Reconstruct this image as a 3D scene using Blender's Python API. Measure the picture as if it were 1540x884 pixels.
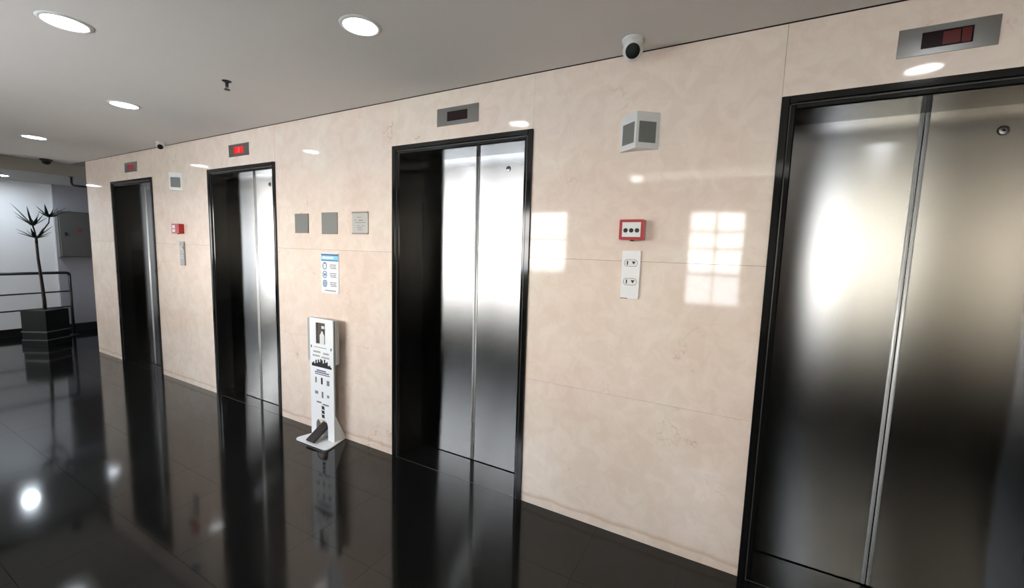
import bpy, bmesh, math, random
from mathutils import Vector, Matrix
random.seed(7)
for o in list(bpy.data.objects):
    bpy.data.objects.remove(o)
S = bpy.context.scene
COL = S.collection
PI = math.pi

# ------------------------------------------------------------------ camera
cd = bpy.data.cameras.new('camera')
cam = bpy.data.objects.new('camera', cd)
COL.objects.link(cam)
cd.sensor_fit = 'HORIZONTAL'
cd.sensor_width = 36.0
cd.lens = 620.43 / 1540 * 36.0
cd.clip_start = 0.02
F = Vector((-0.47378057, 0.87451571, -0.10370266))
R = Vector((0.87736681, 0.4788819, 0.02999339))
U = Vector((-0.07589102, 0.07677498, 0.994156))
m = Matrix.Identity(4)
for i in range(3):
    m[i][0], m[i][1], m[i][2] = R[i], U[i], -F[i]
m[0][3], m[1][3], m[2][3] = 0.0, -2.144, 1.519
cam.matrix_world = m
S.camera = cam

# ------------------------------------------------------------------ world and exposure
SKY = 14.5
wd = bpy.data.worlds.new('overcast_sky')
S.world = wd
wd.use_nodes = True
nt = wd.node_tree
nt.nodes.clear()
wo = nt.nodes.new('ShaderNodeOutputWorld')
bg = nt.nodes.new('ShaderNodeBackground')
tc = nt.nodes.new('ShaderNodeTexCoord')
sx = nt.nodes.new('ShaderNodeSeparateXYZ')
rp = nt.nodes.new('ShaderNodeValToRGB')
rp.color_ramp.elements[0].position = 0.0
rp.color_ramp.elements[0].color = (1.0, 0.97, 0.92, 1)
rp.color_ramp.elements[1].position = 0.7
rp.color_ramp.elements[1].color = (0.80, 0.89, 1.0, 1)
nt.links.new(tc.outputs['Generated'], sx.inputs[0])
nt.links.new(sx.outputs['Z'], rp.inputs[0])
nt.links.new(rp.outputs[0], bg.inputs[0])
bg.inputs[1].default_value = SKY
nt.links.new(bg.outputs[0], wo.inputs[0])
vs = S.view_settings
vs.view_transform = 'Standard'
vs.look = 'None'
vs.gamma = 1.0
vs.use_curve_mapping = False
vs.exposure = 0.34
S.cycles.max_bounces = 10
S.cycles.diffuse_bounces = 6
S.cycles.glossy_bounces = 6
S.cycles.sample_clamp_indirect = 6.0
LAMP = 24.0

# ------------------------------------------------------------------ material helpers
def lin(r, g, b):
    f = lambda c: (c / 255 / 12.92) if c / 255 <= 0.04045 else ((c / 255 + 0.055) / 1.055) ** 2.4
    return (f(r), f(g), f(b), 1.0)

def mat(name, col, rough=0.5, metal=0.0, spec=0.5, noise=0.0, scale=8.0, bump=0.0, emit=None, estr=0.0):
    M = bpy.data.materials.new(name)
    M.use_nodes = True
    n = M.node_tree.nodes
    l = M.node_tree.links
    b = n['Principled BSDF']
    b.inputs['Base Color'].default_value = col
    b.inputs['Roughness'].default_value = rough
    b.inputs['Metallic'].default_value = metal
    b.inputs['Specular IOR Level'].default_value = spec
    if noise or bump:
        g = n.new('ShaderNodeNewGeometry')
        t = n.new('ShaderNodeTexNoise')
        t.inputs['Scale'].default_value = scale
        t.inputs['Detail'].default_value = 5
        l.new(g.outputs['Position'], t.inputs['Vector'])
        if noise:
            mx = n.new('ShaderNodeMix')
            mx.data_type = 'RGBA'
            mx.inputs[6].default_value = tuple(c * (1 - noise) for c in col[:3]) + (1,)
            mx.inputs[7].default_value = tuple(min(1, c * (1 + noise)) for c in col[:3]) + (1,)
            l.new(t.outputs['Fac'], mx.inputs[0])
            l.new(mx.outputs[2], b.inputs['Base Color'])
        if bump:
            bp = n.new('ShaderNodeBump')
            bp.inputs['Strength'].default_value = bump
            bp.inputs['Distance'].default_value = 0.002
            l.new(t.outputs['Fac'], bp.inputs['Height'])
            l.new(bp.outputs[0], b.inputs['Normal'])
    if emit:
        b.inputs['Emission Color'].default_value = emit
        b.inputs['Emission Strength'].default_value = estr
    return M

def marble_mat():
    M = bpy.data.materials.new('cream_marble')
    M.use_nodes = True
    n = M.node_tree.nodes
    l = M.node_tree.links
    b = n['Principled BSDF']
    g = n.new('ShaderNodeNewGeometry')
    oi = n.new('ShaderNodeObjectInfo')
    off = n.new('ShaderNodeVectorMath'); off.operation = 'MULTIPLY_ADD'
    l.new(oi.outputs['Random'], off.inputs[0])
    off.inputs[1].default_value = (3.1, 0.0, 5.7)
    l.new(g.outputs['Position'], off.inputs[2])
    def noise(scale, detail, dist=0.0, rough=0.55):
        t = n.new('ShaderNodeTexNoise')
        t.inputs['Scale'].default_value = scale
        t.inputs['Detail'].default_value = detail
        t.inputs['Distortion'].default_value = dist
        t.inputs['Roughness'].default_value = rough
        l.new(off.outputs[0], t.inputs['Vector'])
        return t
    def ramp(src, stops):
        r = n.new('ShaderNodeValToRGB')
        e = r.color_ramp.elements
        e[0].position, e[0].color = stops[0]
        e[1].position, e[1].color = stops[-1]
        for p, c in stops[1:-1]:
            x = e.new(p); x.color = c
        l.new(src, r.inputs[0])
        return r
    def mix(fac, a, bb, mode='MIX'):
        x = n.new('ShaderNodeMix'); x.data_type = 'RGBA'; x.blend_type = mode
        if isinstance(fac, float): x.inputs[0].default_value = fac
        else: l.new(fac, x.inputs[0])
        for s, v in ((6, a), (7, bb)):
            if isinstance(v, tuple): x.inputs[s].default_value = v
            else: l.new(v, x.inputs[s])
        return x.outputs[2]
    clouds = noise(1.7, 6, 0.6)
    base = ramp(clouds.outputs['Fac'], [(0.30, MARBLE_A), (0.5, MARBLE_B), (0.70, MARBLE_C)]).outputs[0]
    mott = noise(9.0, 8, 0.8, 0.65)
    mr = ramp(mott.outputs['Fac'], [(0.42, (0.90, 0.87, 0.84, 1)), (0.58, (1, 1, 1, 1))]).outputs[0]
    c = mix(0.6, base, mr, 'MULTIPLY')
    # thin broken veins
    vn = noise(1.3, 8, 0.5, 0.62)
    dv = n.new('ShaderNodeMath'); dv.operation = 'SUBTRACT'; dv.inputs[1].default_value = 0.5
    l.new(vn.outputs['Fac'], dv.inputs[0])
    ab = n.new('ShaderNodeMath'); ab.operation = 'ABSOLUTE'; l.new(dv.outputs[0], ab.inputs[0])
    vr = ramp(ab.outputs[0], [(0.0, (1, 1, 1, 1)), (0.0055, (0, 0, 0, 1))]).outputs[0]
    gate = ramp(noise(2.6, 3).outputs['Fac'], [(0.57, (0, 0, 0, 1)), (0.67, (0.6, 0.6, 0.6, 1))]).outputs[0]
    vm = n.new('ShaderNodeMath'); vm.operation = 'MULTIPLY'
    l.new(vr, vm.inputs[0]); l.new(gate, vm.inputs[1])
    c = mix(vm.outputs[0], c, lin(168, 112, 78))
    # rust line low down where mop water dried
    sp = n.new('ShaderNodeSeparateXYZ'); l.new(g.outputs['Position'], sp.inputs[0])
    nz = noise(4.0, 4)
    ad = n.new('ShaderNodeMath'); ad.operation = 'MULTIPLY_ADD'; ad.inputs[1].default_value = -0.05
    l.new(nz.outputs['Fac'], ad.inputs[0]); l.new(sp.outputs['Z'], ad.inputs[2])
    st = ramp(ad.outputs[0], [(0.018, (0, 0, 0, 1)), (0.026, (0.45, 0.45, 0.45, 1)), (0.05, (0, 0, 0, 1))]).outputs[0]
    c = mix(st, c, lin(190, 150, 110))
    l.new(c, b.inputs['Base Color'])
    b.inputs['Roughness'].default_value = 0.06
    wv = noise(3.5, 2)
    bp = n.new('ShaderNodeBump'); bp.inputs['Strength'].default_value = 0.10; bp.inputs['Distance'].default_value = 0.004
    l.new(wv.outputs['Fac'], bp.inputs['Height']); l.new(bp.outputs[0], b.inputs['Normal'])
    b.inputs['Specular IOR Level'].default_value = 0.5
    return M

def steel_mat(name, col, rough, aniso, grain=0.12):
    M = bpy.data.materials.new(name)
    M.use_nodes = True
    n = M.node_tree.nodes
    l = M.node_tree.links
    n.remove(n['Principled BSDF'])
    b = n.new('ShaderNodeBsdfAnisotropic')
    b.distribution = 'BECKMANN'
    b.inputs['Roughness'].default_value = rough
    b.inputs['Anisotropy'].default_value = aniso
    l.new(b.outputs[0], n['Material Output'].inputs['Surface'])
    cx = n.new('ShaderNodeCombineXYZ'); cx.inputs[2].default_value = 1.0
    l.new(cx.outputs[0], b.inputs['Tangent'])
    g = n.new('ShaderNodeNewGeometry')
    mp = n.new('ShaderNodeMapping'); mp.inputs['Scale'].default_value = (2.5, 2.5, 220)
    t = n.new('ShaderNodeTexNoise'); t.inputs['Scale'].default_value = 1.0; t.inputs['Detail'].default_value = 3
    l.new(g.outputs['Position'], mp.inputs[0]); l.new(mp.outputs[0], t.inputs['Vector'])
    mx = n.new('ShaderNodeMix'); mx.data_type = 'RGBA'
    mx.inputs[6].default_value = tuple(c * (1 - grain) for c in col[:3]) + (1,)
    mx.inputs[7].default_value = tuple(min(1, c * (1 + grain)) for c in col[:3]) + (1,)
    l.new(t.outputs['Fac'], mx.inputs[0]); l.new(mx.outputs[2], b.inputs['Color'])
    return M

def granite_mat(name, col, rough, fleck=0.02, spec=0.5):
    M = bpy.data.materials.new(name)
    M.use_nodes = True
    n = M.node_tree.nodes
    l = M.node_tree.links
    b = n['Principled BSDF']
    g = n.new('ShaderNodeNewGeometry')
    t = n.new('ShaderNodeTexNoise'); t.inputs['Scale'].default_value = 160; t.inputs['Detail'].default_value = 2
    l.new(g.outputs['Position'], t.inputs['Vector'])
    r = n.new('ShaderNodeValToRGB')
    r.color_ramp.elements[0].position = 0.52; r.color_ramp.elements[0].color = col
    r.color_ramp.elements[1].position = 0.72; r.color_ramp.elements[1].color = (col[0] + fleck, col[1] + fleck, col[2] + fleck * 0.9, 1)
    l.new(t.outputs['Fac'], r.inputs[0]); l.new(r.outputs[0], b.inputs['Base Color'])
    t2 = n.new('ShaderNodeTexNoise'); t2.inputs['Scale'].default_value = 2.2; t2.inputs['Detail'].default_value = 6
    l.new(g.outputs['Position'], t2.inputs['Vector'])
    mr = n.new('ShaderNodeMapRange'); mr.inputs[1].default_value = 0.3; mr.inputs[2].default_value = 0.7
    mr.inputs[3].default_value = rough * 0.8; mr.inputs[4].default_value = rough * 1.25
    l.new(t2.outputs['Fac'], mr.inputs[0]); l.new(mr.outputs[0], b.inputs['Roughness'])
    b.inputs['Specular IOR Level'].default_value = spec
    return M

MARBLE_A = (0.84, 0.685, 0.585, 1)
MARBLE_B = (0.88, 0.745, 0.645, 1)
MARBLE_C = (0.90, 0.80, 0.69, 1)
M_marble = marble_mat()
M_core = mat('dark_backing', (0.03, 0.025, 0.02, 1), 0.9)
M_steel = steel_mat('brushed_steel', (0.40, 0.40, 0.40, 1), 0.22, -0.6, 0.05)
M_edge = mat('satin_steel_edge', (0.88, 0.88, 0.87, 1), 0.42, 0.45, noise=0.03, scale=40)
M_plate = mat('satin_steel_plate', (0.31, 0.305, 0.295, 1), 0.30, 1.0, noise=0.05, scale=60)
M_greyplate = mat('grey_anodised_plate', (0.22, 0.215, 0.20, 1), 0.45, 0.3, noise=0.04, scale=80)
M_paleplate = mat('pale_engraved_plate', (0.46, 0.44, 0.40, 1), 0.5, 0.2, noise=0.05, scale=70)
M_frame = granite_mat('black_polished_stone', (0.006, 0.006, 0.006, 1), 0.10, 0.008)
M_frameedge = mat('grey_frame_edge', (0.06, 0.058, 0.055, 1), 0.25)
M_tile = granite_mat('black_granite_floor', (0.006, 0.006, 0.006, 1), 0.085, 0.012, 0.45)
M_grout = mat('dark_grout', (0.012, 0.012, 0.011, 1), 0.35, noise=0.3, scale=30)
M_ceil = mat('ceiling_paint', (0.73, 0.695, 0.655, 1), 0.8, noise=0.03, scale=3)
M_soffit = mat('shade_grey_soffit', (0.30, 0.29, 0.275, 1), 0.8, noise=0.03, scale=3)  # greyer than the ceiling, the shade on the step is in this colour
M_white = mat('white_wall_paint', (0.80, 0.81, 0.83, 1), 0.6, noise=0.02, scale=4)
M_lav = mat('shade_grey_wall', (0.32, 0.32, 0.36, 1), 0.6, noise=0.06, scale=4)  # wall grey with the end wall's corner shade put into the colour
M_beige = mat('beige_wall_paint', (0.26, 0.23, 0.19, 1), 0.6, noise=0.04, scale=4)
M_base = mat('black_baseboard', (0.008, 0.008, 0.008, 1), 0.3, noise=0.2, scale=30)
M_conc = mat('pale_concrete', (0.72, 0.71, 0.69, 1), 0.9, noise=0.1, scale=2)
M_winfr = mat('aluminium_window_frame', (0.25, 0.25, 0.25, 1), 0.4, 0.6, noise=0.05, scale=30)
M_blackm = mat('black_metal', (0.012, 0.012, 0.013, 1), 0.35, noise=0.2, scale=40)
M_lamp = mat('lamp_lens', (0.9, 0.9, 0.9, 1), 0.4, emit=(0.92, 0.96, 1.0, 1), estr=LAMP)
M_lampcool = mat('cool_lamp_lens', (0.9, 0.9, 0.9, 1), 0.4, emit=(0.80, 0.90, 1.0, 1), estr=170)
M_stand = mat('white_stand_sheet', (0.90, 0.91, 0.92, 1), 0.35, noise=0.02, scale=30)
M_whitep = mat('white_plastic', (0.78, 0.78, 0.76, 1), 0.35, noise=0.02, scale=30)
M_greyp = mat('light_grey_plastic', (0.42, 0.42, 0.41, 1), 0.45, noise=0.03, scale=30)
M_grille = mat('grey_grille', (0.16, 0.165, 0.155, 1), 0.5, noise=0.15, scale=120)
M_red = mat('red_plastic', (0.42, 0.018, 0.02, 1), 0.35, noise=0.06, scale=30)
M_glassblack = mat('dark_display_window', (0.012, 0.004, 0.005, 1), 0.12, noise=0.2, scale=20)
M_led_hot = mat('bright_red_display', (0.2, 0.0, 0.0, 1), 0.3, emit=(0.75, 0.006, 0.012, 1), estr=0.75)
M_led_digit = mat('lit_digit', (0.3, 0.0, 0.0, 1), 0.3, emit=(1.0, 0.10, 0.12, 1), estr=1.2)
M_led_dim = mat('dim_red_display', (0.1, 0.0, 0.0, 1), 0.3, emit=(0.5, 0.02, 0.03, 1), estr=0.22)
M_led_dimdigit = mat('dim_digit', (0.1, 0.0, 0.0, 1), 0.3, emit=(0.8, 0.05, 0.07, 1), estr=0.40)
M_led_faint = mat('faint_red_display', (0.05, 0.0, 0.0, 1), 0.3, emit=(0.5, 0.004, 0.004, 1), estr=0.035)
M_ink = mat('black_ink', (0.015, 0.015, 0.017, 1), 0.6, noise=0.1, scale=60)
M_inkg = mat('grey_ink', (0.22, 0.22, 0.24, 1), 0.6, noise=0.1, scale=60)
M_inkb = mat('blue_grey_ink', (0.10, 0.12, 0.20, 1), 0.6, noise=0.1, scale=60)
M_blue = mat('sky_blue_print', (0.22, 0.60, 0.86, 1), 0.5, noise=0.05, scale=60)
M_dblue = mat('deep_blue_print', (0.02, 0.18, 0.38, 1), 0.5, noise=0.05, scale=60)
M_paper = mat('white_print', (0.82, 0.84, 0.86, 1), 0.4, noise=0.02, scale=40)
M_pedal = mat('dark_brown_rubber', (0.035, 0.026, 0.025, 1), 0.5, noise=0.2, scale=60)
M_panew = mat('smoky_window', (0.13, 0.11, 0.10, 1), 0.2, noise=0.2, scale=40)
M_soil = mat('potting_soil', (0.02, 0.015, 0.01, 1), 0.9, noise=0.4, scale=60, bump=0.6)
M_bark = mat('dracaena_bark', (0.030, 0.024, 0.020, 1), 0.8, noise=0.4, scale=50, bump=0.5)
M_leaf = mat('dark_green_leaf', (0.022, 0.050, 0.030, 1), 0.4, noise=0.35, scale=14)
M_planter = mat('black_planter', (0.006, 0.007, 0.006, 1), 0.55, spec=0.15, noise=0.3, scale=20)
M_planterrim = mat('planter_edge', (0.10, 0.11, 0.095, 1), 0.35, noise=0.2, scale=20)
M_cabinet = mat('grey_cabinet_paint', (0.10, 0.098, 0.093, 1), 0.5, noise=0.06, scale=10)
M_lensb = mat('black_lens', (0.005, 0.006, 0.006, 1), 0.5, spec=0.25, noise=0.2, scale=40)

# ------------------------------------------------------------------ mesh helpers
def new(name, bm, material, parent=None, loc=(0, 0, 0), smooth=False, bevel=0.0):
    me = bpy.data.meshes.new(name)
    bmesh.ops.recalc_face_normals(bm, faces=bm.faces)
    bm.to_mesh(me)
    bm.free()
    for mm in (material if isinstance(material, (list, tuple)) else [material]):
        me.materials.append(mm)
    if smooth:
        for p in me.polygons: p.use_smooth = True
    o = bpy.data.objects.new(name, me)
    COL.objects.link(o)
    o.location = loc
    if parent: o.parent = parent
    if bevel:
        md = o.modifiers.new('bevel', 'BEVEL'); md.width = bevel; md.segments = 2; md.limit_method = 'ANGLE'
    return o

def bx(bm, x0, x1, y0, y1, z0, z1):
    v = [bm.verts.new(p) for p in ((x0, y0, z0), (x1, y0, z0), (x1, y1, z0), (x0, y1, z0),
                                   (x0, y0, z1), (x1, y0, z1), (x1, y1, z1), (x0, y1, z1))]
    for f in ((0, 3, 2, 1), (4, 5, 6, 7), (0, 1, 5, 4), (1, 2, 6, 5), (2, 3, 7, 6), (3, 0, 4, 7)):
        bm.faces.new([v[i] for i in f])
    return bm

def box(*a):
    return bx(bmesh.new(), *a)

def prism(pts, axis, a, b, bm=None):
    """closed 2D outline pts extruded from a to b along axis ('x','y','z')."""
    bm = bm or bmesh.new()
    def p3(p, t):
        if axis == 'z': return (p[0], p[1], t)
        if axis == 'y': return (p[0], t, p[1])
        return (t, p[0], p[1])
    A = [bm.verts.new(p3(p, a)) for p in pts]
    B = [bm.verts.new(p3(p, b)) for p in pts]
    n = len(pts)
    bm.faces.new(A); bm.faces.new(B[::-1])
    for i in range(n):
        bm.faces.new((A[i], A[(i + 1) % n], B[(i + 1) % n], B[i]))
    return bm

def lathe(prof, seg=32, bm=None):
    """profile [(r,z)...] about z."""
    bm = bm or bmesh.new()
    rings = []
    for r, z in prof:
        if r < 1e-6:
            rings.append([bm.verts.new((0, 0, z))])
        else:
            rings.append([bm.verts.new((r * math.cos(2 * PI * k / seg), r * math.sin(2 * PI * k / seg), z)) for k in range(seg)])
    for a, b in zip(rings, rings[1:]):
        for k in range(seg):
            q = [a[k % len(a)], a[(k + 1) % len(a)], b[(k + 1) % len(b)], b[k % len(b)]]
            q = list(dict.fromkeys(q))
            if len(q) > 2:
                bm.faces.new(q)
    return bm

def tube(path, rad, seg=12, bm=None):
    bm = bm or bmesh.new()
    path = [Vector(p) for p in path]
    rads = rad if isinstance(rad, (list, tuple)) else [rad] * len(path)
    rings = []
    for i, p in enumerate(path):
        d = (path[min(i + 1, len(path) - 1)] - path[max(i - 1, 0)]).normalized()
        u = d.cross(Vector((0.31, 0.17, 0.93)))
        if u.length < 0.2: u = d.cross(Vector((1, 0, 0)))
        u.normalize(); w = d.cross(u)
        rings.append([bm.verts.new(p + rads[i] * (math.cos(2 * PI * k / seg) * u + math.sin(2 * PI * k / seg) * w)) for k in range(seg)])
    for a, b in zip(rings, rings[1:]):
        for k in range(seg):
            bm.faces.new((a[k], a[(k + 1) % seg], b[(k + 1) % seg], b[k]))
    bm.faces.new(rings[0][::-1]); bm.faces.new(rings[-1])
    return bm

def rrect(x0, x1, z0, z1, r, n=5):
    pts = []
    for cx, cz, a0 in ((x1 - r, z1 - r, 0), (x0 + r, z1 - r, 90), (x0 + r, z0 + r, 180), (x1 - r, z0 + r, 270)):
        for k in range(n + 1):
            a = math.radians(a0 + 90 * k / n)
            pts.append((cx + r * math.cos(a), cz + r * math.sin(a)))
    return pts

def thing(name, label, cat, loc=(0, 0, 0), group=None, rotz=0.0):
    o = bpy.data.objects.new(name, None)
    COL.objects.link(o)
    o.location = loc; o.rotation_euler = (0, 0, rotz)
    o.empty_display_size = 0.1
    tag(o, label, cat, group)
    return o

def tag(o, label, cat, group=None):
    o['label'] = label; o['category'] = cat
    if group: o['group'] = group
    return o

def struct(o, label=None):
    o['kind'] = 'structure'
    if label: o['label'] = label
    return o

# ------------------------------------------------------------------ setting
HC = 2.498          # ceiling
H = 2.2             # portal height
W = 1.06            # portal width
LEFTS = [-6.712, -4.502, -2.116, 0.113]
XL, XR, YF, YB = -9.5, 3.0, -3.0, 1.3
XE = -7.45          # end of the marble wall
LOWX = -7.95        # the ceiling is lower beyond this line

fl = struct(new('floor', box(XL - 0.2, XR + 0.2, YF - 0.2, YB + 0.2, -0.2, -0.004), M_grout), 'black polished granite lobby floor')
P_ = 0.425
tile_me = None
j = 0
y1 = 0.0
while y1 > YF + 0.01:
    y0 = max(y1 - P_, YF)
    x = -9.5
    while x < XR - 0.01:
        if tile_me is None:
            g = 0.0005
            bm = box(g, P_ - g, -P_ + g, -g, -0.012, 0.0)
            t = new('granite_tile', bm, M_tile, fl)
            tile_me = t.data
        else:
            t = bpy.data.objects.new('granite_tile', tile_me)
            COL.objects.link(t); t.parent = fl
        t.location = (x, y1, 0)
        t.rotation_euler = (random.uniform(-1, 1) * 0.0004, random.uniform(-1, 1) * 0.0004, 0)
        x += P_
    y1 -= P_
for k in range(5):      # recess beyond the marble wall
    for i in range(3):
        t = bpy.data.objects.new('granite_tile', tile_me)
        COL.objects.link(t); t.parent = fl
        t.location = (-9.5 + P_ * k, P_ * (i + 1), 0)

ce = struct(new('ceiling', box(LOWX, XR + 0.2, YF - 0.2, -0.006, HC, HC + 0.15), M_ceil), 'flat off white painted ceiling')
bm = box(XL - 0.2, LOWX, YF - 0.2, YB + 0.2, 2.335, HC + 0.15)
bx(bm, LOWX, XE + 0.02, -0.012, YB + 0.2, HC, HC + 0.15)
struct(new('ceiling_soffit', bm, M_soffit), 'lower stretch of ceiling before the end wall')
roof = struct(new('ceiling_slab', box(XL - 0.4, XR + 0.4, YF - 0.4, YB + 0.4, HC + 0.15, HC + 0.35), M_core))

# elevator wall: dark core, marble slabs on it
bm = bmesh.new()
edges = [XE] + sum([[a, a + W] for a in LEFTS], []) + [XR]
for i in range(0, len(edges), 2):
    bx(bm, edges[i], edges[i + 1], 0.026, 0.5, 0, HC + 0.15)
for a in LEFTS:
    bx(bm, a, a + W, 0.026, 0.5, H, HC + 0.15)
    bx(bm, a, a + W, 0.4, 0.5, 0, H)
wb = struct(new('wall_back', bm, M_core), 'wall of cream marble slabs around the elevators')
rows = [(0.0, 0.77), (0.77, 1.485), (1.485, 2.4955)]
def slab(x0, x1, z0, z1):
    g = 0.0006
    o = new('marble_slab', box(x0 + g, x1 - g, 0.0, 0.025, z0 + g, z1 - g), M_marble, wb)
    o.location.y = random.uniform(0, 0.0006)
for i in range(0, len(edges), 2):
    xs = [edges[i], edges[i + 1]]
    if xs[1] - xs[0] > 1.5: xs = [xs[0], xs[0] + 1.16, xs[1]]
    for xa, xb in zip(xs, xs[1:]):
        for z0, z1 in rows: slab(xa, xb, z0, z1)
for a in LEFTS: slab(a, a + W, H, 2.4955)
# marble return at the free end of the wall
for z0, z1 in rows:
    new('marble_slab', box(XE - 0.022, XE - 0.001, 0.0, 0.5, z0 + 0.001, z1 - 0.001), M_marble, wb)

wl = struct(new('wall_left', box(XL - 0.15, XL, YF, YB, 0, 2.4), M_white), 'white end wall behind the potted plant')
pier = struct(new('wall_shade_pier', box(XL, XL + 0.05, 0.165, YB, 0.0, 2.335), M_lav), 'added grey pier for the shade in the corner of the end wall')  # added over the white wall, stands for its shaded corner
struct(new('baseboard_left', box(XL, XL + 0.018, YF, 0.165, 0, 0.125), M_base), 'black baseboard along the white end wall')
struct(new('baseboard_shade_pier', box(XL + 0.05, XL + 0.068, 0.165, YB, 0, 0.125), M_base), 'black baseboard along the added shade pier')
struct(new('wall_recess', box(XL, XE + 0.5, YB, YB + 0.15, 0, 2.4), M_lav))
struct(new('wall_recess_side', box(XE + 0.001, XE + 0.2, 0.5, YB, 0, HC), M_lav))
struct(new('wall_right', box(XR, XR + 0.15, YF, 0.5, 0, HC), M_beige))

# window wall behind the photographer
WIN = [(-9.45, -8.5, 0.30, 2.28), (-4.9, -2.0, 1.22, 2.08), (-0.54, 0.06, 0.95, 2.05), (0.70, 2.5, 1.35, 1.9)]
bm = bmesh.new()
xs = XL
for x0, x1, z0, z1 in WIN:
    bx(bm, xs, x0, YF - 0.2, YF, 0, 2.38)
    bx(bm, x0, x1, YF - 0.2, YF, 0, z0)
    bx(bm, x0, x1, YF - 0.2, YF, z1, 2.38)
    xs = x1
bx(bm, xs, XR + 0.15, YF - 0.2, YF, 0, 2.38)
bx(bm, XL, -1.24, YF - 0.2, YF, 2.38, HC); bx(bm, 0.55, XR + 0.15, YF - 0.2, YF, 2.38, HC)
struct(new('wall_front', bm, M_beige), 'beige wall with windows opposite the elevators')
for k, (x0, x1, z0, z1) in enumerate(WIN):
    w = struct(bpy.data.objects.new('window_%d' % (k + 1), None)); COL.objects.link(w)
    bm = bmesh.new()
    f = 0.03
    bx(bm, x0, x1, YF - 0.12, YF - 0.06, z0, z0 + f); bx(bm, x0, x1, YF - 0.12, YF - 0.06, z1 - f, z1)
    bx(bm, x0, x0 + f, YF - 0.12, YF - 0.06, z0, z1); bx(bm, x1 - f, x1, YF - 0.12, YF - 0.06, z0, z1)
    new('window_frame', bm, M_winfr, w)
    xm = (x0 + x1) / 2
    new('mullion', box(xm - 0.012, xm + 0.012, YF - 0.11, YF - 0.07, z0 + f, z1 - f), M_winfr, w)
    for q in ((0.33, 0.60, 0.78) if k == 2 else (0.55,)):
        z = z0 + q * (z1 - z0)
        new('transom_bar', box(x0 + f, x1 - f, YF - 0.11, YF - 0.07, z - 0.013, z + 0.013), M_winfr, w)
struct(new('added_cream_screen', box(1.95, 9.0, -9.0, -4.0, -0.25, 7.0), mat('cream_screen', (0.80, 0.71, 0.56, 1), 0.9, noise=0.05, scale=2)))  # added unseen block, cuts the sky and tints the nearest door's reflection cream
struct(new('ground', box(-40, 30, -60, YF - 0.2, -0.6, -0.25), M_conc))

bm = bmesh.new()
xs = XL
bx(bm, XL, XR, YF, YF + 0.02, 0, 0.72)
struct(new('added_trim_1', bm, M_frame), 'added black stone wainscot darkening the door reflections')  # unseen dark band, added to deepen the lower reflections in the steel doors
w = struct(bpy.data.objects.new('window_5', None)); COL.objects.link(w)
new('window_frame', box(-1.08, -1.06, YF - 0.12, YF - 0.06, 2.38, HC), M_winfr, w)
M_frost = bpy.data.materials.new('frosted_glass'); M_frost.use_nodes = True
n_ = M_frost.node_tree.nodes; n_.remove(n_['Principled BSDF'])
tb = n_.new('ShaderNodeBsdfTranslucent'); tb.inputs[0].default_value = (0.60, 0.60, 0.58, 1)
M_frost.node_tree.links.new(tb.outputs[0], n_['Material Output'].inputs['Surface'])
new('frosted_pane', box(-1.06, 0.55, YF - 0.10, YF - 0.09, 2.38, HC), M_frost, w)
# ------------------------------------------------------------------ elevators
E_LAB = ['farthest elevator, beside the end of the marble wall near the plant',
         'second elevator from the plant, its display lit bright red',
         'elevator just right of the white sanitizer stand, bright steel doors',
         'nearest elevator at the right edge, its steel doors mostly in shade']
DEPTH = [0.13, 0.13, 0.25, 0.25]
def elevator(i):
    cx = LEFTS[i] + W / 2
    DY = DEPTH[i]
    t = thing('elevator', E_LAB[i], 'elevator', (cx, 0, 0), 'elevators with black portals')
    h = W / 2
    prof = [(0.0, -0.012), (0.026, -0.012), (0.030, -0.008), (0.030, -0.001), (0.0335, 0.001), (0.050, 0.001), (0.055, 0.006), (0.055, DY - 0.001), (0.0, DY - 0.001)]
    for s in (-1, 1):
        o = new('jamb', prism([(s * (h - 0.0005 - a), b) for a, b in prof], 'z', 0.0012, H - 0.001), M_frame, t)
        e = new('edge_bead', box(*sorted((s * (h - 0.0355), s * (h - 0.0305))), -0.0035, 0.0005, 0.0012, H - 0.036), M_frameedge, o)
    hp = [(b, H - 0.001 - a) for a, b in prof]
    bm = prism(hp, 'x', -h + 0.0555, h - 0.0555)
    for s in (-1, 1):       # corner returns of the outer band
        bx(bm, *sorted((s * (h - 0.0555), s * (h - 0.0307))), -0.0119, 0.0008, H - 0.030, H - 0.001)
    o = new('header', bm, M_frame, t)
    e = new('edge_bead', box(-h + 0.036, h - 0.036, -0.0035, 0.0005, H - 0.0365, H - 0.0315), M_frameedge, o)
    new('sill', box(-h + 0.0, h, 0.0012, DY + 0.14, -0.004, 0.0), M_frame, t)
    new('threshold_strip', box(-h + 0.003, h - 0.003, -0.0035, 0.001, -0.003, 0.0006), M_frameedge, t)
    for s in (-1, 1):
        x0, x1 = sorted((s * 0.0015, s * (h - 0.035)))
        p = new('door_panel', box(x0, x1, DY, DY + 0.03, 0.006, H - 0.04), M_steel, t, bevel=0.0)
        e = s
        pts = [(e * (0.0095 - 0.0075 * math.cos(a * PI / 10)), DY + 0.001 - 0.0065 * math.sin(a * PI / 10)) for a in range(11)]
        new('edge_strip', prism(pts, 'z', 0.008, H - 0.056), M_edge, p, smooth=True)
        if s == 1:
            bm = lathe([(0.0, 0.003), (0.007, 0.003), (0.0075, 0.006), (0.015, 0.005), (0.0185, 0.0)], 24)
            bmesh.ops.rotate(bm, verts=bm.verts, matrix=Matrix.Rotation(PI / 2, 3, 'X'))
            new('keyhole_escutcheon', bm, M_plate, p, (0.235, DY, 2.048))
            bm = prism([(0.006 * math.cos(a), 0.006 * math.sin(a)) for a in (PI / 2, PI / 2 + 2.094, PI / 2 + 4.189)], 'y', -0.0055, -0.003)
            new('keyhole', bm, M_lensb, p, (0.235, DY, 2.048))
    return t
for i in range(4): elevator(i)

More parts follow.
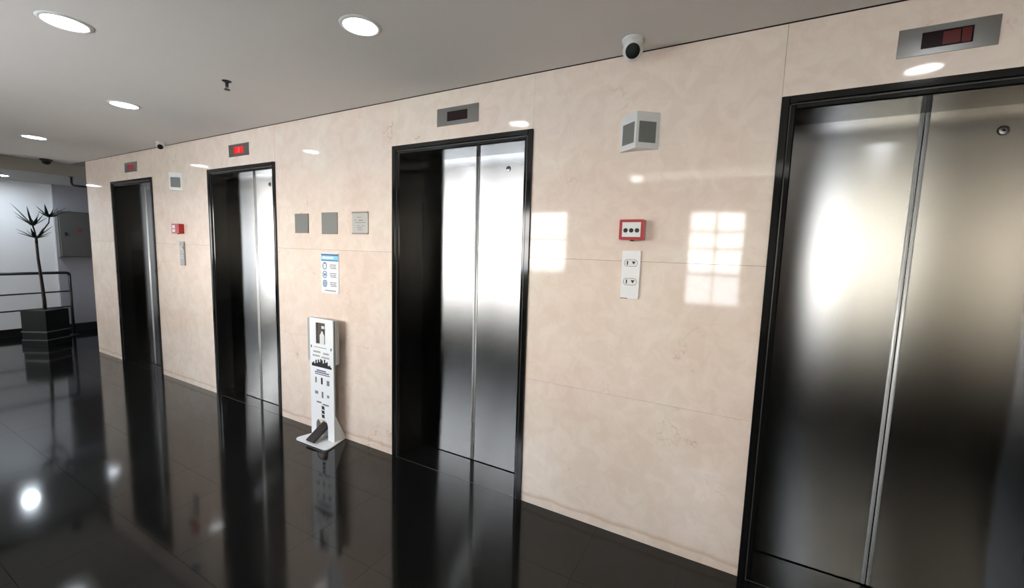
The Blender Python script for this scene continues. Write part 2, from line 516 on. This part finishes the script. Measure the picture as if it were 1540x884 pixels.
# floor displays above each elevator
D_LAB = ['small steel floor display above the farthest elevator, dim red digit',
         'steel floor display glowing bright red above the second elevator',
         'silver floor display with a dark window, above the elevator beside the sanitizer',
         'large steel floor display top right, above the nearest elevator']
DX = [-6.147, -3.965, -1.580, 0.606]
def display(i):
    t = thing('floor_display', D_LAB[i], 'display', (DX[i], 0, 2.338), 'floor displays over the elevators')
    hw, hh = (0.155, 0.053) if i < 3 else (0.135, 0.050)
    bm = bmesh.new()
    ww, wh = (0.077, 0.029) if i < 3 else (0.069, 0.029)
    # plate with a real opening: four strips
    bx(bm, -hw, -ww, -0.006, 0, -hh, hh); bx(bm, ww, hw, -0.006, 0, -hh, hh)
    bx(bm, -ww, ww, -0.006, 0, wh, hh); bx(bm, -ww, ww, -0.006, 0, -hh, -wh)
    bmesh.ops.remove_doubles(bm, verts=bm.verts, dist=1e-5)
    new('face_plate', bm, M_plate, t)
    glass = [M_led_dim, M_led_hot, M_glassblack, M_glassblack][i]
    w = new('display_window', box(-ww, ww, -0.003, 0, -wh, wh), glass, t)
    def seg(name, x0, x1, z0, z1, m_):
        return new(name, box(x0, x1, -0.0042, -0.002, z0, z1), m_, w)
    if i == 0: seg('lit_digit', -0.012, 0.004, -0.02, 0.02, M_led_dimdigit)
    if i == 1: seg('lit_digit', -0.006, 0.012, -0.021, 0.021, M_led_digit)
    if i == 3:
        seg('lit_digit', -0.010, 0.035, -0.022, 0.022, M_led_faint)
        seg('lit_digit', 0.040, 0.064, -0.024, 0.024, M_led_faint)
for i in range(4): display(i)

# ------------------------------------------------------------------ wall items
def lantern(x, label):
    t = thing('hall_lantern', label, 'lantern', (x, 0, 2.115), 'wedge lanterns on the piers')
    hw, ap, hh = 0.092, 0.078, 0.085
    new('housing', prism([(-hw, -0.004), (0, -ap), (hw, -0.004), (hw, 0), (-hw, 0)], 'z', -hh, hh), M_whitep, t)
    L = math.hypot(hw, ap - 0.004)
    for s in (-1, 1):
        # grille inset near each slanted face, proud by a millimetre
        u = Vector((s * hw, ap - 0.004, 0)).normalized()
        nrm = Vector((s * (ap - 0.004), -hw, 0)).normalized()
        a0 = Vector((0, -ap, 0)) + u * (L * 0.12); a1 = Vector((0, -ap, 0)) + u * (L * 0.86)
        bm = bmesh.new()
        vs_ = []
        for d in (0.0015, -0.004):
            for (p, z) in ((a0, -0.058), (a1, -0.058), (a1, 0.040), (a0, 0.040)):
                q = p + nrm * d
                vs_.append(bm.verts.new((q.x, q.y, z)))
        for f in ((0, 1, 2, 3), (7, 6, 5, 4), (0, 4, 5, 1), (1, 5, 6, 2), (2, 6, 7, 3), (3, 7, 4, 0)):
            bm.faces.new([vs_[k] for k in f])
        new('grille', bm, M_grille, t)
lantern(-0.472, 'white wedge wall lantern with two grey grilles beside the nearest elevator')
lantern(-5.085, 'small white wedge wall lantern between the two farthest elevators')

def alarm(x, z, near, label):
    t = thing('fire_alarm_box', label, 'alarm', (x, 0, z), 'red alarm boxes on the piers')
    hw, hh = (0.060, 0.050) if near else (0.075, 0.050)
    new('case', prism(rrect(-hw, hw, -hh, hh, 0.006), 'y', -0.048, 0), M_red, t)
    fx0, fx1 = (-0.045, 0.045) if near else (-0.055, 0.0)
    fp = new('face_plate', box(fx0, fx1, -0.0505, -0.046, -0.036, 0.036), M_whitep if near else M_paper, t)
    if near:
        for k in (-1, 0, 1):
            bm = lathe([(0.0, 0.0035), (0.009, 0.0035), (0.011, 0.0)], 16)
            bmesh.ops.rotate(bm, verts=bm.verts, matrix=Matrix.Rotation(PI / 2, 3, 'X'))
            new('button', bm, M_ink, t, (k * 0.028, -0.0505, -0.004))
    else:
        new('red_bar', box(-0.05, -0.005, -0.0515, -0.049, -0.006, 0.004), M_red, t)
    new('latch', box(-0.008, 0.008, -0.03, -0.015, -hh - 0.006, -hh + 0.001), M_blackm, t)
alarm(-0.474, 1.642, True, 'red alarm box with three dark dots above the call panel')
alarm(-5.085, 1.643, False, 'small red alarm box between the two farthest elevators')

def call_panel(x, z, label, plate=None):
    t = thing('call_panel', label, 'call panel', (x, 0, z), 'steel call panels on the piers')
    new('face_plate', prism(rrect(-0.046, 0.046, -0.123, 0.123, 0.004, 3), 'y', -0.012, 0), plate or M_callplate, t, bevel=0.002)
    for zz, sq in ((0.060, False), (-0.035, True)):
        b = new('call_button', prism(rrect(-0.033, 0.033, zz - 0.017, zz + 0.017, 0.016 if not sq else 0.006), 'y', -0.0145, -0.011), M_whitep, t)
        bm = bmesh.new()
        r = rrect(-0.033, 0.033, zz - 0.017, zz + 0.017, 0.016)
        # outline ring drawn as a closed tube
        tube([(p[0], -0.0145, p[1]) for p in r] + [(r[0][0], -0.0145, r[0][1])], 0.0012, 6, bm)
        new('button_rim', bm, M_inkg, b)
        bm = bmesh.new()
        bx(bm, -0.020, -0.014, -0.0152, -0.014, zz - 0.010, zz + 0.010)
        new('number_mark', bm, M_ink, b)
        bm = prism([(0.004, zz + 0.008), (0.024, zz + 0.008), (0.014, zz - 0.008)], 'y', -0.0152, -0.014)
        new('arrow_mark', bm, M_ink, b)
    new('lower_notch', box(-0.046, -0.008, -0.0125, -0.010, -0.1235, -0.119), M_inkg, t)
M_callplate = mat('pale_steel_plate', (0.84, 0.83, 0.82, 1), 0.35, 0.1, noise=0.03, scale=60)
call_panel(-0.474, 1.4165, 'pale call panel with two buttons under the red alarm box with dots')
call_panel(-5.055, 1.391, 'slim grey steel call panel between the two farthest elevators', M_plate)

P_LAB = ['blank grey metal plaque, leftmost of three above the blue notice',
         'blank grey metal plaque directly above the blue notice',
         'pale metal plaque with engraved lines, nearest the bright elevator']
for i, (x0, x1, z0, z1) in enumerate([(-3.188, -3.022, 1.612, 1.766), (-2.858, -2.682, 1.606, 1.770), (-2.515, -2.353, 1.609, 1.769)]):
    t = thing('wall_plaque', P_LAB[i], 'plaque', ((x0 + x1) / 2, 0, (z0 + z1) / 2), 'metal plaques in a row')
    hw, hh = (x1 - x0) / 2, (z1 - z0) / 2
    b = new('face_plate', box(-hw, hw, -0.008, 0, -hh, hh), M_paleplate if i == 2 else M_greyplate, t, bevel=0.0015)
    if i == 2:
        new('upper_rail', box(-hw, hw, -0.012, -0.006, hh - 0.010, hh), M_greyplate, t)
        new('lower_rail', box(-hw, hw, -0.012, -0.006, -hh, -hh + 0.008), M_greyplate, t)
        bm = bmesh.new()
        for (a, c, z, th) in [(-0.03, 0.015, 0.040, 0.004), (-0.052, -0.042, 0.020, 0.009), (-0.015, 0.03, 0.018, 0.007), (-0.05, 0.06, 0.002, 0.004),
                              (-0.03, 0.005, -0.020, 0.004), (0.015, 0.05, -0.022, 0.004), (-0.03, 0.02, -0.035, 0.005), (-0.02, 0.025, -0.050, 0.005)]:
            bx(bm, a, c, -0.0085, -0.0075, z - th / 2, z + th / 2)
        o = new('engraved_lines', bm, M_inkg, t); o['kind'] = 'stuff'

# hygiene notice
t = thing('hygiene_notice', 'white notice with blue header and three blue pictograms on the marble', 'sign', (-2.774, 0, 1.304))
new('backing_sheet', prism(rrect(-0.100, 0.100, -0.157, 0.157, 0.008, 3), 'y', -0.005, 0), M_paper, t)
b = new('blue_header', box(-0.098, 0.098, -0.0058, -0.004, 0.098, 0.152), M_blue, t)
new('header_band', box(-0.098, 0.098, -0.0065, -0.005, 0.136, 0.147), M_inkb, b)
new('header_band', box(-0.098, 0.098, -0.0065, -0.005, 0.094, 0.103), M_dblue, b)
new('header_window', box(-0.085, 0.045, -0.0062, -0.005, 0.112, 0.128), M_paper, b)
for k, zc in enumerate((0.055, -0.012, -0.082)):
    r = rrect(-0.078, -0.038, zc - 0.024, zc + 0.024, 0.015)
    o = new('pictogram', tube([(p[0], -0.0052, p[1]) for p in r] + [(r[0][0], -0.0052, r[0][1])], 0.0032, 6), M_dblue, t)
    bm = bmesh.new()
    if k == 1: bx(bm, -0.066, -0.050, -0.0062, -0.005, zc - 0.010, zc + 0.010)
    if k == 2: bx(bm, -0.063, -0.053, -0.0062, -0.005, zc - 0.020, zc + 0.018)
    if k == 0: bx(bm, -0.066, -0.050, -0.0062, -0.005, zc + 0.018, zc + 0.030)
    new('pictogram_mark', bm, M_dblue, o)
    bm = bmesh.new()
    for a, c, dz in ((0.0, 0.075, 0.010), (0.0, 0.03, -0.004), (0.035, 0.07, -0.004), (0.01, 0.075, -0.016)):
        bx(bm, a, c, -0.0055, -0.0045, zc + dz - 0.003, zc + dz + 0.003)
    new('text_lines', bm, M_inkg, t)['kind'] = 'stuff'
new('text_lines', box(-0.06, 0.065, -0.0055, -0.0045, -0.140, -0.133), M_inkg, t)

# ------------------------------------------------------------------ sanitizer stand
t = thing('sanitizer_stand', 'white foot-pedal hand sanitizer stand against the marble wall', 'sanitizer stand', (-2.75, -0.105, 0))
# base plate with rounded front corners
pts = [(0.135, 0.095), (-0.135, 0.095)]
for cx, a0 in ((-0.150, 180), (0.150, 270)):
    for k in range(6):
        a = math.radians(a0 + 90 * k / 5)
        pts.append((cx + 0.035 * math.cos(a), -0.085 + 0.035 * math.sin(a)))
new('base_plate', prism(pts, 'z', 0.004, 0.012), M_stand, t)
# front panel with window opening and pedal arch
hw = 0.135
bm = bmesh.new()
ya, yb = -0.005, 0.003
WX0, WX1, WZ0, WZ1 = -0.062, 0.045, 0.765, 0.930
top = 0.962
for (x0, x1, z0, z1) in ((-hw, -0.075, 0.012, 0.165), (0.062, hw, 0.012, 0.165), (-hw, hw, 0.165, WZ0),
                         (-hw, WX0, WZ0, WZ1), (WX1, hw, WZ0, WZ1), (-hw, hw, WZ1, top)):
    bx(bm, x0, x1, ya, yb, z0, z1)
# arch shoulders
for s, xa in ((1, -0.075), (-1, 0.062)):
    fan = [(xa, 0.165), (xa, 0.115)]
    for k in range(1, 6):
        a = math.radians(90 * k / 5)
        fan.append((xa + s * 0.045 * (1 - math.cos(a)), 0.115 + 0.05 * math.sin(a)))
    prism(fan, 'y', ya, yb, bm)
bmesh.ops.remove_doubles(bm, verts=bm.verts, dist=1e-5)
front = new('front_panel', bm, M_stand, t)
new('dispenser_window', box(WX0 - 0.004, WX1 + 0.004, 0.008, 0.012, WZ0 - 0.004, WZ1 + 0.004), M_panew, t)
bm = lathe([(0.0, 0.0), (0.026, 0.0), (0.027, 0.07), (0.012, 0.088), (0.010, 0.10), (0.0, 0.10)], 20)
bt = new('sanitizer_bottle', bm, M_whitep, t, (0.005, 0.034, WZ0 - 0.002), smooth=False)
bt.location.y = -0.0
bt.scale = (1, 0.25, 1)
new('pump_nozzle', box(-0.002, 0.03, 0.0, 0.01, WZ1 - 0.045, WZ1 - 0.025), M_whitep, t)
new('dispenser_box', prism(rrect(-0.185, 0.142, 0.615, 0.955, 0.012), 'y', 0.013, 0.045), M_greyp, t)
new('spine', box(-0.06, 0.06, 0.040, 0.075, 0.012, 0.62), M_greyp, t)
for s in (-1, 1):
    new('gusset', prism([(0.003, 0.012), (0.095, 0.012), (0.092, 0.035), (0.010, 0.215), (0.003, 0.215)], 'x', s * (hw - 0.004) - 0.003, s * (hw - 0.004) + 0.003), M_stand, t)
pd = new('foot_pedal', box(-0.046, 0.046, -0.130, 0.05, -0.010, 0.010), M_pedal, t, (-0.008, 0, 0.092), bevel=0.006)
pd.rotation_euler = (math.radians(30), 0, math.radians(0))
new('pedal_bar', box(-0.006, 0.006, 0.05, 0.07, 0.05, 0.60), M_greyp, t)
# printed matter on the front
bm = bmesh.new()
for a, c, z, th in ((-0.085, 0.06, 0.737, 0.006), (-0.095, -0.01, 0.700, 0.014), (0.02, 0.085, 0.695, 0.014), (-0.105, -0.02, 0.668, 0.012), (0.0, 0.09, 0.664, 0.012)):
    bx(bm, a, c, ya - 0.0006, ya + 0.0004, z - th / 2, z + th / 2)
new('printed_lettering', bm, M_paleplate, front)['kind'] = 'stuff'
for a in (-0.118, 0.112):
    new('screw_slot', box(a - 0.005, a + 0.005, ya - 0.001, ya + 0.001, 0.738 - 0.012, 0.738 + 0.008), M_ink, front)
sky = [(-0.115, 0.582)]
hs = [0.606, 0.616, 0.604, 0.634, 0.612, 0.640, 0.622, 0.648, 0.640, 0.618, 0.650, 0.626, 0.634, 0.606, 0.612, 0.600]
for k, z in enumerate(hs):
    x = -0.115 + k * 0.23 / len(hs)
    sky += [(x, z), (x + 0.23 / len(hs), z)]
sky += [(0.115, 0.582)]
new('skyline_print', prism(sky, 'y', ya - 0.0006, ya + 0.0004), M_ink, front)
bm = bmesh.new()
for a, c, z, th in ((-0.06, 0.05, 0.555, 0.010), (-0.08, 0.085, 0.540, 0.009), (-0.08, 0.09, 0.525, 0.007)):
    bx(bm, a, c, ya - 0.0006, ya + 0.0004, z - th / 2, z + th / 2)
new('printed_heading', bm, M_inkb, front)['kind'] = 'stuff'
for k, (x, z, w_, h_) in enumerate(((-0.07, 0.475, 0.018, 0.045), (0.0, 0.475, 0.020, 0.052), (0.072, 0.468, 0.030, 0.040),
                                    (-0.065, 0.375, 0.036, 0.024), (0.005, 0.365, 0.020, 0.050), (0.07, 0.362, 0.024, 0.022))):
    new('pictogram', box(x - w_ / 2, x + w_ / 2, ya - 0.0006, ya + 0.0004, z - h_ / 2, z + h_ / 2), M_ink if k == 1 else M_inkg, front)
bm = bmesh.new()
for a, c, z, th in ((-0.065, -0.01, 0.300, 0.012), (0.005, 0.075, 0.290, 0.012)):
    bx(bm, a, c, ya - 0.0006, ya + 0.0004, z - th / 2, z + th / 2)
new('printed_lettering', bm, M_inkg, front)['kind'] = 'stuff'
for z in (0.262, 0.228, 0.194):
    s_ = [(-0.012, z + 0.013), (0.024, z + 0.013), (0.024, z - 0.003), (0.03, z - 0.013), (-0.006, z - 0.013), (-0.006, z + 0.002)]
    new('bold_mark', prism(s_, 'y', ya - 0.0006, ya + 0.0004), M_ink, front)

# ------------------------------------------------------------------ ceiling items
L_LAB = {0: 'round recessed ceiling light, largest one at the upper left corner',
         1: 'round recessed ceiling light nearest the middle of the ceiling',
         2: 'recessed ceiling light near the second elevator from the plant',
         3: 'recessed ceiling light in front of the farthest elevator',
         4: 'ceiling light in the lower ceiling before the white end wall',
         5: 'recessed ceiling light over the nearest elevator, seen mirrored in the marble'}
for i, (x, y, z, r) in enumerate([(-2.783, -1.378, HC, 0.078), (-1.557, -0.766, HC, 0.074), (-4.025, -0.757, HC, 0.078), (-6.205, -0.718, HC, 0.082), (-8.862, -0.455, 2.335, 0.075), (0.75, -0.76, HC, 0.074)]):
    t = thing('ceiling_light', L_LAB[i], 'ceiling light', (x, y, z), 'round ceiling lights')
    new('trim_ring', lathe([(r - 0.002, -0.001), (r, -0.007), (r + 0.012, -0.005), (r + 0.016, 0.0)], 40), M_whitep, t, smooth=True)
    new('lens', lathe([(0.0, -0.0055), (r * 0.7, -0.005), (r - 0.001, -0.002), (r - 0.001, 0.0)], 40), M_lampcool if i == 4 else M_lamp, t, smooth=True)

def turret(x, y, label, look, k=1.0):
    t = thing('security_camera', label, 'camera', (x, y, HC), 'white turret cameras')
    t.scale = (k, k, k)
    new('mount', lathe([(0.0, -0.012), (0.046, -0.012), (0.050, -0.008), (0.050, 0.0)], 32), M_whitep, t, smooth=False)
    d = Vector(look).normalized()
    c = Vector((0, 0, -0.048))
    bm = bmesh.new()
    bmesh.ops.create_uvsphere(bm, u_segments=32, v_segments=20, radius=0.045)
    bmesh.ops.translate(bm, verts=bm.verts, vec=c)
    o = new('ball', bm, M_whitep, t, smooth=True)
    bm = lathe([(0.0, 0.006), (0.027, 0.006), (0.031, 0.003), (0.032, -0.01)], 32)
    q = Vector((0, 0, 1)).rotation_difference(d).to_matrix()
    bmesh.ops.rotate(bm, verts=bm.verts, matrix=q)
    bmesh.ops.translate(bm, verts=bm.verts, vec=c + d * 0.042)
    new('lens', bm, M_lensb, t, smooth=True)
    bm = lathe([(0.010, -0.042), (0.034, -0.042), (0.048, -0.012), (0.030, -0.010)], 32)
    new('neck', bm, M_whitep, t, smooth=True)
turret(-0.496, -0.135, 'white turret security camera on the ceiling above the wedge lantern', (0.20, -0.86, -0.42))
turret(-5.17, -0.10, 'tiny white turret camera on the ceiling toward the farthest elevators', (0.75, -0.35, -0.50), 0.75)

t = thing('sprinkler_head', 'small black sprinkler hanging from the ceiling', 'sprinkler', (-2.823, -0.674, HC))
new('escutcheon', lathe([(0.0, -0.005), (0.020, -0.005), (0.026, 0.0)], 24), M_blackm, t)
new('stem', lathe([(0.0, -0.032), (0.008, -0.032), (0.010, 0.0)], 16), M_blackm, t)
new('deflector', lathe([(0.0, -0.052), (0.016, -0.052), (0.017, -0.049), (0.0, -0.047)], 24), M_blackm, t)
bm = tube([(0.009, 0, -0.030), (0.013, 0, -0.040), (0.006, 0, -0.049)], 0.0025, 8)
tube([(-0.009, 0, -0.030), (-0.013, 0, -0.040), (-0.006, 0, -0.049)], 0.0025, 8, bm)
new('yoke', bm, M_blackm, t)

t = thing('dome_camera', 'black dome detector on the ceiling before the lower ceiling step', 'detector', (-7.80, -0.265, HC))
new('mount', lathe([(0.0, -0.018), (0.055, -0.018), (0.060, -0.012), (0.060, 0.0)], 28), M_blackm, t)
bm = lathe([(0.044, -0.017), (0.042, -0.035), (0.030, -0.055), (0.014, -0.064), (0.0, -0.066)], 28)
new('dome', bm, M_lensb, t, smooth=True)

t = thing('pipe_bracket', 'black elbow pipe hanging below the lower ceiling at the wall end', 'pipe', (-7.97, -0.005, 2.335))
new('flange', lathe([(0.0, -0.006), (0.026, -0.006), (0.028, 0.0)], 20), M_blackm, t)
new('drop_pipe', tube([(0, 0, -0.004), (0, 0, -0.085), (0.0, 0.006, -0.103), (0.0, 0.022, -0.112)], 0.0125, 12), M_blackm, t, smooth=True)
new('arm_pipe', tube([(0, 0.018, -0.112), (0, 0.19, -0.112)], 0.0125, 12), M_blackm, t, smooth=True)

# ------------------------------------------------------------------ end of the lobby
t = thing('hose_cabinet', 'grey fire hose cabinet with a red mark in the far corner', 'cabinet', (XL + 0.05, 0.39, 1.57))
new('case', box(0, 0.10, -0.215, 0.215, -0.36, 0.36), M_cabinet, t)
dr = new('door', box(0.1005, 0.115, -0.200, 0.200, -0.345, 0.345), M_cabinet, t, bevel=0.003)
new('latch', box(0.114, 0.128, -0.150, -0.125, -0.02, 0.03), M_ink, dr)
new('red_mark', box(0.1145, 0.1165, -0.01, 0.055, 0.04, 0.11), mat('faded_red_print', (0.16, 0.05, 0.04, 1), 0.6, noise=0.3, scale=40), dr)

t = thing('handrail', 'black tubular railing behind the planter before the white wall', 'railing', (-9.12, 0.0, 0))
new('top_rail', tube([(0, -2.2, 0.975), (0, 0.15, 0.978), (0, 0.185, 0.970), (0, 0.197, 0.945)], 0.021, 12), M_blackm, t, smooth=True)
new('post', tube([(0, 0.197, 0.0), (0, 0.197, 0.955)], 0.019, 12), M_blackm, t, smooth=True)
new('post', tube([(0, -1.4, 0.0), (0, -1.4, 0.96)], 0.019, 12), M_blackm, t, smooth=True)
for z in (0.67, 0.43): new('mid_rail', tube([(0, -2.2, z - 0.03), (0, 0.19, z + 0.02)], 0.011, 10), M_blackm, t, smooth=True)
for y in (0.197, -1.4): new('foot_flange', lathe([(0.0, 0.008), (0.045, 0.008), (0.05, 0.0)], 20), M_blackm, t, (0, y, 0.0))

t = thing('square_planter', 'square black planter on the floor holding the dracaena', 'planter', (-8.55, -0.22, 0), rotz=math.radians(32.3))
a = 0.160
bm = bmesh.new()
bx(bm, -a, a, -a, -a + 0.02, 0.02, 0.50); bx(bm, -a, a, a - 0.02, a, 0.02, 0.50)
bx(bm, -a, -a + 0.02, -a + 0.02, a - 0.02, 0.02, 0.50); bx(bm, a - 0.02, a, -a + 0.02, a - 0.02, 0.02, 0.50)
bx(bm, -a + 0.02, a - 0.02, -a + 0.02, a - 0.02, 0.02, 0.05)
new('box', bm, M_planter, t)
new('base_plinth', box(-a - 0.008, a + 0.008, -a - 0.008, a + 0.008, 0.0, 0.085), M_planter, t)
for z in (0.087, 0.205):
    bm = bmesh.new()
    o_ = a + 0.008
    bx(bm, -o_, o_, -o_, -a, z - 0.008, z + 0.008); bx(bm, -o_, o_, a, o_, z - 0.008, z + 0.008)
    bx(bm, -o_, -a, -a, a, z - 0.008, z + 0.008); bx(bm, a, o_, -a, a, z - 0.008, z + 0.008)
    bmesh.ops.remove_doubles(bm, verts=bm.verts, dist=1e-5)
    new('ledge', bm, M_planterrim, t)
new('soil', box(-a + 0.0205, a - 0.0205, -a + 0.0205, a - 0.0205, 0.44, 0.496), M_soil, t)

pl = thing('dracaena', 'slender dracaena with three leaf tufts growing in the black planter', 'plant', (-8.55, -0.22, 0.5))
def stem(name, pts, rads):
    return new(name, tube(pts, rads, 10), M_bark, pl, smooth=True)
stem('trunk', [(0, 0, -0.002), (0.01, -0.002, 0.15), (0, -0.010, 0.45), (-0.01, -0.020, 0.72), (0, -0.024, 0.94)], [0.022, 0.020, 0.017, 0.015, 0.014])
stem('branch', [(0, -0.024, 0.93), (0.0, -0.024, 1.02)], [0.016, 0.012])
stem('branch', [(0, -0.024, 0.99), (0.01, -0.034, 1.09), (0.0, -0.045, 1.17)], [0.011, 0.009, 0.008])
stem('branch', [(0, -0.024, 0.99), (-0.03, 0.06, 1.12), (-0.02, 0.115, 1.22), (0.0, 0.12, 1.30)], [0.011, 0.008, 0.007, 0.007])
def leaf(base, az, el, ln, wid, droop):
    d = Vector((math.cos(az) * math.cos(el), math.sin(az) * math.cos(el), math.sin(el)))
    side = Vector((-math.sin(az), math.cos(az), 0))
    bm = bmesh.new()
    N = 7
    prev = None
    p = Vector(base)
    for k in range(N + 1):
        f = k / N
        w = wid * (0.55 + 1.3 * f if f < 0.3 else (1 - ((f - 0.3) / 0.7) ** 1.6) * 0.94 + 0.02)
        up = side.cross(d).normalized()
        row = [bm.verts.new(p - side * w + up * w * 0.45), bm.verts.new(p), bm.verts.new(p + side * w + up * w * 0.45)]
        if prev:
            for q in range(2): bm.faces.new((prev[q], prev[q + 1], row[q + 1], row[q]))
        prev = row
        p = p + d * (ln / N)
        d = (d + Vector((0, 0, -droop / N))).normalized()
    ext = bmesh.ops.solidify(bm, geom=bm.faces[:], thickness=0.0012)
    new('leaf', bm, M_leaf, pl, smooth=True)
Y0, Z0 = -0.22, 0.5
def rosette(y, z, specs):
    for (az, el, ln) in specs:
        leaf((0, y - Y0, z - Z0), math.radians(az), math.radians(el), ln, 0.024, 0.25)
# azimuth 90 = to the right in the picture, -90 = to the left, 0 = toward the viewer
rosette(-0.105, 1.80, [(98, 30, 0.27), (85, 44, 0.25), (100, 58, 0.19), (60, 70, 0.15), (-60, 78, 0.18), (-95, 55, 0.19), (-80, 40, 0.13), (180, 40, 0.18), (10, 40, 0.10), (120, 20, 0.15)])
rosette(-0.260, 1.67, [(-92, 60, 0.35), (-88, 50, 0.25), (-95, 42, 0.20), (-70, 80, 0.27), (90, 60, 0.20), (80, 45, 0.20), (100, 72, 0.22), (180, 50, 0.18), (20, 60, 0.14), (-40, 35, 0.12)])
rosette(-0.243, 1.50, [(-95, 38, 0.22), (-85, 26, 0.19), (-100, 55, 0.14), (92, 50, 0.26), (85, 36, 0.18), (95, 24, 0.14), (70, 66, 0.18), (-60, 70, 0.15), (180, 30, 0.16), (10, 25, 0.12), (-30, 45, 0.15), (40, 50, 0.15)])
